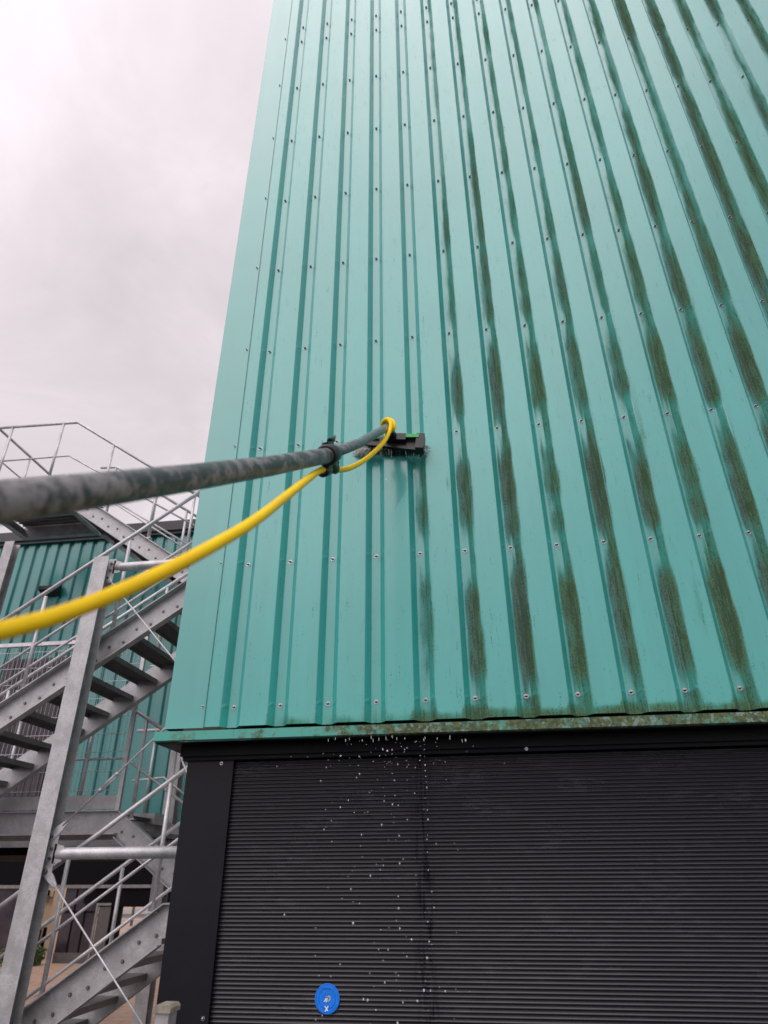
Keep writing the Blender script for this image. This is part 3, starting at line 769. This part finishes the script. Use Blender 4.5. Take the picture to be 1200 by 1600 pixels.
for (za, xa, xb) in ((P1Z, -7.2, pC.x), (P2Z, -5.85, xB)):
    m1 = MB()
    m1.box((xa+.01, YC+.012, za-.036), (xb-.01, YD-.012, za-.030))
    for k in range(11): m1.box((xa+.01, YC+.05+k*.095, za-.066), (xb-.01, YC+.055+k*.095, za-.036))
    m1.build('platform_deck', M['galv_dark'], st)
    for xx in (xa, xb-.09):
        m1 = MB(); m1.box((xx, YC+.01, za-.235), (xx+.008, YD-.01, za-.07)); m1.box((xx, YC+.01, za-.235), (xx+.09, YD-.01, za-.225)); m1.build('cross_beam', M['galv'], st)
    m1 = MB(); m1.box((xa+.3, YC+.48, za-.19), (xb-.1, YC+.488, za-.07)); m1.box((xa+.3, YC+.48, za-.19), (xb-.1, YC+.54, za-.182)); m1.build('cross_beam', M['galv'], st)
# side platform that links the platform 1 to flight A's foot
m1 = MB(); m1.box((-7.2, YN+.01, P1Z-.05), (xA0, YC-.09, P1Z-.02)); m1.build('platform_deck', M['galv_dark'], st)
m1 = MB(); m1.box((-7.2, YN, P1Z-.22), (xA0-.05, YN+.008, P1Z)); m1.box((-7.2, YN-.07, P1Z-.01), (xA0-.05, YN, P1Z)); m1.build('platform_beam', M['galv'], st)
# platform 1: toe board, mesh guard, rails
mt = P(225, 996, YC-.03); mbp = P(187, 1250, YC-.03)
m1 = MB(); m1.box((-7.2, YC-.045, P1Z+.012), (pC.x-.01, YC-.038, P1Z+.15)); m1.tube([(pC.x-.05, YC-.045, P1Z+.12), (pC.x-.05, YC-.053, P1Z+.12)], .012, 6)
m1.build('toe_board', M['galv'], st)
m1 = MB(); m1.box((mbp.x-.022, YC-.06, P1Z), (mbp.x+.022, YC-.02, mt.z)); m1.build('guard_post', M['galv_tube'], st)
m1 = MB(); m1.box((-7.2, YC-.062, mt.z-.045), (mbp.x+.02, YC-.018, mt.z)); m1.build('guard_rail', M['galv_tube'], st)
m1 = MB(); xx = mbp.x - .07
while xx > -7.2:
    m1.tube([(xx, YC-.04, P1Z+.16), (xx, YC-.04, mt.z-.04)], .0028, 4, False); xx -= .0525
z = P1Z + .20
while z < mt.z - .05:
    m1.tube([(-7.2, YC-.045, z), (mbp.x, YC-.045, z)], .004, 5, False); z += .20
m1.build('mesh_panel', M['galv_tube'], st)
for xx, y_ in ((-3.35, 0), (-4.28, 0), (-5.2, 0)):
    baluster(Vector((xx, YC-.02, mt.z-.04 if xx > -3.0 else P1Z+1.02)), P1Z)
# C handrails, near and far
def cr(a, b, c, Y, r=.0215, nm='handrail', ext=.5, flat=None):
    p, q, s = P(*a, Y), P(*b, Y), P(*c, Y)
    if flat: p.z = q.z
    hrail([p, q, s + (s-q)*ext], r, nm)
cr((160,1109),(206,1106),(251,1137), YC-.02, .0215, 'handrail', 1.8)
cr((0,1190),(197,1185),(290,1258), YC-.02, .014, 'mid_rail', .5)
cr((215,1142),(262,1140),(300,1167), YD+.02, .0215, 'handrail', .8)
cr((207,1220),(256,1215),(290,1243), YD+.02, .014, 'mid_rail', .8)
for (tx, ty, Y) in ((230,1124,YC-.02), (277,1160,YC-.02), (245,1142,YD+.02)):
    p = P(tx, ty, Y); baluster(p, min(P1Z, lineC(p.x)))
# small step plate and toe at the head of flight C
m1 = MB(); a_ = P(205,1271,YD-.3); m1.box((a_.x, YD-.3, a_.z-.12), (a_.x+.30, YD-.05, a_.z)); m1.build('step_plate', M['galv'], st)
# B and platform 2 handrails
cr((-40,671.5),(122,660),(245,735), YC-.02, .0215, 'handrail', .75)
cr((-40,724),(108,712),(160,741), YC-.02, .013, 'mid_rail', 3.2)
hrail(rl((193,791),(300,855), YC-.02, (.5, .15)), .013, 'mid_rail')
cr((158,731),(183,730),(309,808), YD+.02, .0215, 'handrail', .1)
hrail(rl((110,742),(306,868), YD+.02, (0, .15)), .013, 'mid_rail')
for (tx, ty, Y) in ((20,669,YC-.02), (100,662,YC-.02), (178,695,YC-.02), (250,740,YC-.02), (305,772,YC-.02), (182,731,YD+.02), (246,770,YD+.02), (292,798,YD+.02)):
    p = P(tx, ty, Y); baluster(p, min(P2Z, lineB(p.x)))
pc_ = P(-3, 668, YC-.02)
for dz, r in ((0, .0215), (-.45, .013)):
    hrail([pc_+Vector((0,0,dz)), Vector((pc_.x, YD+.3, pc_.z+dz))], r, 'handrail' if dz == 0 else 'mid_rail')
for yy in (YC+.25, YC+.8): baluster(Vector((pc_.x, yy, pc_.z)), P2Z)
m1 = MB(); m1.box((-5.85, YC-.05, P2Z+.012), (xB, YC-.043, P2Z+.14)); m1.build('toe_board', M['galv'], st)

# columns
def hcol(x, y, z0, z1, w=.16, d=.152):
    m1 = MB()
    m1.box((x-w/2, y-d/2, z0), (x+w/2, y-d/2+.009, z1)); m1.box((x-w/2, y+d/2-.009, z0), (x+w/2, y+d/2, z1))
    m1.box((x-.004, y-d/2+.009, z0), (x+.004, y+d/2-.009, z1))
    m1.box((x-w/2-.06, y-d/2-.06, z0), (x+w/2+.06, y+d/2+.06, z0+.02))
    return m1.build('column', M['galv'], st)
YCOL = 2.98
ct = P(147.5, 870, YCOL-.076); ct2 = P(170.5, 870, YCOL-.076)
cxn = (ct.x+ct2.x)/2; cw = abs(ct2.x-ct.x)
hcol(cxn, YCOL, GZ, ct.z, cw)
hcol(-0.95, YCOL, GZ, ct.z)
hcol(P(277,1190,YD+.15).x, YD+.15, GZ, 4.2, .15); hcol(-0.95, YD+.15, GZ, 4.6)
lcx = P(11, 880, YD+.12)
hcol(lcx.x, YD+.12, GZ, P2Z-.24, .16)
# braces in the near column plane
YB = YCOL
def pipe(a, zr=.046):
    p = P(*a, YB); x0 = cxn+.11
    m1 = MB()
    m1.tube([(x0+.03, YB, p.z), (x0+.10, YB, p.z), (x0+.12, YB, p.z), (-1.0, YB, p.z)], [.040, zr, zr, zr], 20)
    m1.box((x0-.03, YB-.006, p.z-.045), (x0+.07, YB+.006, p.z+.045))
    m1.build('brace_pipe', M['galv_tube'], st)
    m1 = MB()
    gt = min(.17, ct.z-p.z-.01); m1.box((cxn+.006, YB-.012, p.z-.17), (x0+.02, YB-.007, p.z+gt))
    m1.prism([(x0+.0, YB-.012, p.z+.075), (x0+.085, YB-.012, p.z+.055), (x0+.085, YB-.012, p.z-.06), (x0+.0, YB-.012, p.z-.075)], (0,.005,0))
    gp_ = m1.build('gusset_plate', M['galv'], st)
    for bx_, bz_ in ((x0-.02, .035), (x0-.02, -.035), (x0+.06, 0), (x0-.03,-.12)):
        m2 = MB(); m2.tube([(bx_, YB-.012, p.z+bz_), (bx_, YB-.026, p.z+bz_)], .0135, 6, True, False); m2.build('bolt', M['bolt'], gp_)
    return p.z
zp1 = pipe((190, 886)); zp2 = pipe((150, 1333))
def rod(a, b, turn=False):
    p, q = P(*a, YB-.02), P(*b, YB-.02); d = (q-p).normalized(); q = q + d*0.9
    m1 = MB(); m1.tube([p, q], .0075, 8); o = m1.build('brace_rod', M['galv_tube'], st)
    m1 = MB(); n = Vector((d.z, 0, -d.x))
    m1.prism([p-d*.16-n*.02, p-d*.13-n*.032, p-d*.03-n*.030, p+d*.04-n*.014, p+d*.04+n*.014, p-d*.03+n*.030, p-d*.13+n*.032, p-d*.16+n*.02], (0,.012,0))
    fe = m1.build('fork_end', M['galv_tube'], o)
    m2 = MB(); m2.tube([p-d*.11, p-d*.11+Vector((0,-.03,0))], .017, 6); m2.build('bolt', M['bolt'], o)
    if turn:
        c = P(170, 1222, YB-.02); m1 = MB()
        for s in (-1, 1): m1.tube([c-d*.09+n*.014*s, c+d*.09+n*.014*s], .006, 6)
        for s in (-1, 1): m1.tube([c+d*.075*s, c+d*.105*s], .018, 8)
        m1.build('turnbuckle', M['galv'], o)
rod((98,1290), (245,1150), True)
rod((82,1378), (222,1600))
rod((170,905), (272,1031))

# ---------------------------------------------------------------- far teal building behind the stairs
YW = 6.35
bb = thing('ribbed_hall', 'darker teal ribbed building with black parapet behind the galvanised staircase', 'building', (-6, YW, GZ))
wt_ = P(229, 835, YW).z; wb_ = P(0, 1304, YW).z
m1 = MB(); vv = []; ff = []
x = -16.0; prof = []
while x < 4:
    for u, y in ((0, 0), (.119, 0), (.143, .038), (.183, .038)): prof.append((x+u, YW-.0+y))
    x += .207
for (x, y) in prof: vv += [(x, y, wb_), (x, y, wt_)]
for i in range(len(prof)-1): ff.append((2*i, 2*i+2, 2*i+3, 2*i+1))
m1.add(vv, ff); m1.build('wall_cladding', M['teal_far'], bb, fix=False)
m1 = MB(); m1.box((-16, YW+.06, wb_), (4, 10.5, wt_+.05)); m1.build('upper_body', M['void'], bb)
m1 = MB(); m1.box((-16.1, YW-.10, wt_+.0), (4.1, YW+.2, wt_+.17)); m1.box((-16.1, YW-.06, wt_-.05), (4.1, YW-.04, wt_)); m1.build('parapet', M['parapet'], bb)
m1 = MB(); m1.box((-16, YW-.05, wb_-.16), (4, YW+.05, wb_-.003)); m1.build('fascia_beam', M['galv_dark'], bb)
a_, b_ = P(13,1027,YW), P(112,1027,YW)
m1 = MB(); m1.box((a_.x, YW-.03, wb_+.1), (b_.x, YW-.005, b_.z)); wdo = m1.build('shutter', M['louvre'], bb)
m1 = MB(); xx = a_.x+.05
while xx < b_.x: m1.box((xx, YW-.038, wb_+.12), (xx+.018, YW-.030, b_.z-.03)); xx += .105
m1.build('shutter_rib', M['louvre'], wdo)
p = P(84, 924, YW)
m1 = MB(); m1.prism([(p.x-.14, YW-.02, p.z+.10), (p.x-.14, YW-.20, p.z+.02), (p.x-.14, YW-.20, p.z-.04), (p.x-.14, YW-.02, p.z-.10)], (.28,0,0)); m1.build('wall_lamp', M['black_plastic'], bb)
m1 = MB(); m1.box((-16, YW+.1, wb_-.25), (4, 10.5, wb_-.005)); m1.build('soffit', M['void'], bb)
m1 = MB()
for xx in (-15.9, 3.6): m1.box((xx, 6.9, GZ), (xx+.3, 7.2, wb_-.25)); m1.box((xx, 9.9, GZ), (xx+.3, 10.2, wb_-.25))
m1.build('support_pillar', M['void'], bb)
# dark building across the yard with glass, a door and a gap
YG = 22.0
def gx(x, y=1440): return P(x, y, YG).x
db = thing('dark_hall', 'low black building with dark purple glass and a door behind the stairs', 'building', (-9, YG, GZ))
zl = P(60, 1388, YG).z
m1 = MB(); m1.box((-34, YG, zl), (3.4, YG+.25, 4.6)); m1.box((gx(150), YG, P(185,1417,YG).z), (gx(250), YG+.25, zl)); m1.box((gx(250,1415), YG, GZ), (3.4, YG+1.2, zl))
m1.box((gx(167), YG+.05, GZ), (gx(184), YG+.25, zl)); m1.box((gx(168,1412)-.9, YG+.012, P(160,1411,YG).z), (gx(168,1412), YG+1.2, zl)); m1.build('wall', M['void'], db)
m1 = MB(); m1.box((-34, YG-.08, zl), (3.4, YG-.002, zl+.10)); m1.build('lintel', M['frame_grey'], db)
x1_, x2_ = gx(93), gx(145,1450)
m1 = MB(); m1.box((x1_, YG+.02, GZ), (x2_, YG+.25, GZ+.30)); m1.build('plinth', M['door'], db)
m1 = MB(); m1.box((x1_, YG+.04, GZ+.30), (x2_, YG+.10, zl)); gw = m1.build('glass_wall', M['glass'], db)
m1 = MB()
for q in (.33, .66): m1.box((x1_+(x2_-x1_)*q, YG+.02, GZ+.3), (x1_+(x2_-x1_)*q+.05, YG+.04, zl))
m1.box((x1_, YG+.015, .55), (x2_, YG+.03, .60)); m1.build('glazing_bar', M['void'], gw)
m1 = MB(); m1.box((-34, YG+.04, GZ), (gx(36), YG+.10, zl)); m1.build('glass_wall', M['glass'], db)
m1 = MB(); m1.box((x2_+.10, YG+.0, GZ), (gx(168,1450), YG+.05, P(160,1415,YG).z)); dr = m1.build('door', M['door'], db)
m1 = MB(); m1.box((x2_, YG-.03, GZ), (x2_+.07, YG+.03, P(160,1411,YG).z)); m1.box((x2_+.07, YG-.03, P(160,1415,YG).z), (gx(168,1450), YG+.03, P(160,1411,YG).z)); m1.build('door_frame', M['frame_grey'], dr)

# ---------------------------------------------------------------- things seen through the undercroft
YH = 26
ch = thing('cream_house', 'cream rendered house with small dark windows seen under the far building', 'house', (-17.5, YH, GZ))
c0, c1 = P(30, 1440, YH), P(97, 1440, YH)
m1 = MB(); m1.box((c0.x-3, YH, GZ), (c1.x, YH+2.5, 6)); m1.build('wall', M['cream'], ch)
for (xa, ya, xb, yb) in ((67,1391,76,1400),(86,1392,92,1401),(54,1448,61,1479),(70,1449,77,1481)):
    a_, b_ = P(xa, ya, YH), P(xb, yb, YH)
    m1 = MB(); m1.box((a_.x, YH-.06, b_.z), (a_.x+.34, YH-.02, a_.z)); w_ = m1.build('window', M['void'], ch)
    m1 = MB(); m1.box((a_.x-.06, YH-.14, b_.z-.08), (a_.x+.40, YH-.02, b_.z)); m1.build('sill', M['frame_grey'], w_)
m1 = MB(); m1.box((c1.x-.42, YH-.25, GZ), (c1.x-.02, YH-.01, 6)); m1.build('corner_pier', M['cream'], ch)
wh = thing('white_house', 'white building with a balcony seen through the bright opening', 'house', (-20, 45, GZ))
a_, b_ = P(186, 1431, 45), P(262, 1431, 45)
m1 = MB(); m1.box((a_.x-2, 45, GZ), (b_.x, 52, a_.z)); m1.build('wall', M['white_wall'], wh)
m1 = MB(); m1.box((a_.x-2.1, 44.8, a_.z), (b_.x+.1, 52, a_.z+.12)); m1.build('roof', M['frame_grey'], wh)
a2 = P(183, 1448, 44.9); b2_ = P(193, 1453, 44.9)
m1 = MB(); m1.box((a2.x, 44.9, b2_.z), (b2_.x, 44.98, a2.z)); m1.build('window', M['void'], wh)
m1 = MB(); a3_ = P(183,1462,44.5); b3_ = P(196,1468,44.5); m1.box((a3_.x, 44.3, b3_.z), (b3_.x+.1, 44.98, a3_.z)); m1.build('balcony', M['frame_grey'], wh)
pl = P(207, 1432, 40); m1 = MB(); m1.tube([(pl.x, 40, GZ), (pl.x, 40, 6.0)], [.09, .05], 8)
m1.tube([(pl.x, 40, 5.9), (pl.x+.9, 40, 6.05)], .04, 6); m1.box((pl.x+.7, 39.9, 5.98), (pl.x+1.3, 40.1, 6.08))
tag(m1.build('street_lamp', M['frame_grey']), 'thin grey lamp post standing before the white building', 'street lamp')
m1 = MB(); rh = random.Random(9)
h0, h1 = P(40, 1492, 21.5), P(66, 1492, 21.5)
for k in range(2600):
    c = Vector((rh.uniform(h0.x-.6, h1.x), rh.uniform(21.0, 21.7), GZ + rh.uniform(0, .50)))
    a = Vector((rh.gauss(0,1), rh.gauss(0,1), rh.gauss(0,1))).normalized()*rh.uniform(.03,.06); b = a.orthogonal().normalized()*.03
    m1.add([c-a, c+b, c+a, c-b], [(0,1,2,3)])
m1.box((h0.x-.5, 21.15, GZ), (h1.x-.06, 21.55, GZ+.42))
tag(m1.build('hedge', M['hedge'], fix=False), 'small clipped green hedge in front of the cream house', 'hedge')

# ---------------------------------------------------------------- gate post and cable
PY = -.42
p0, p1_ = P(243, 1584, PY), P(264, 1584, PY)
gp = thing('square_post', 'square galvanised post with a mossy cap beside the black tower base', 'post', ((p0.x+p1_.x)/2, PY+.05, GZ))
m1 = MB(); m1.box((p0.x, PY, GZ), (p1_.x, PY+.06, p0.z)); m1.build('shaft', M['galv'], gp)
xa, xb, zt = p0.x-.007, p1_.x+.006, p0.z
m1 = MB(); cx0, cx1 = xa, xb
pr = [(xa, zt+.002), (xb, zt+.002), (xb, zt+.014), (xb-.008, zt+.022), (xa+.008, zt+.022), (xa, zt+.014)]
m1.prism([(x, PY-.008, z) for x, z in pr], (0, .076, 0)); m1.build('cap', M['stone'], gp)
cpts = [P(283,1178,.35), P(286,1192,.35), P(292,1206,.35), P(296,1222,.35), P(292,1245,.35), P(288,1270,.35), P(287,1300,.35)]
m1 = MB(); m1.tube(smooth_path(cpts, 5), .0045, 8); m1.build('loose_cable', M['cable'], tw)
print('objects', len(bpy.data.objects))
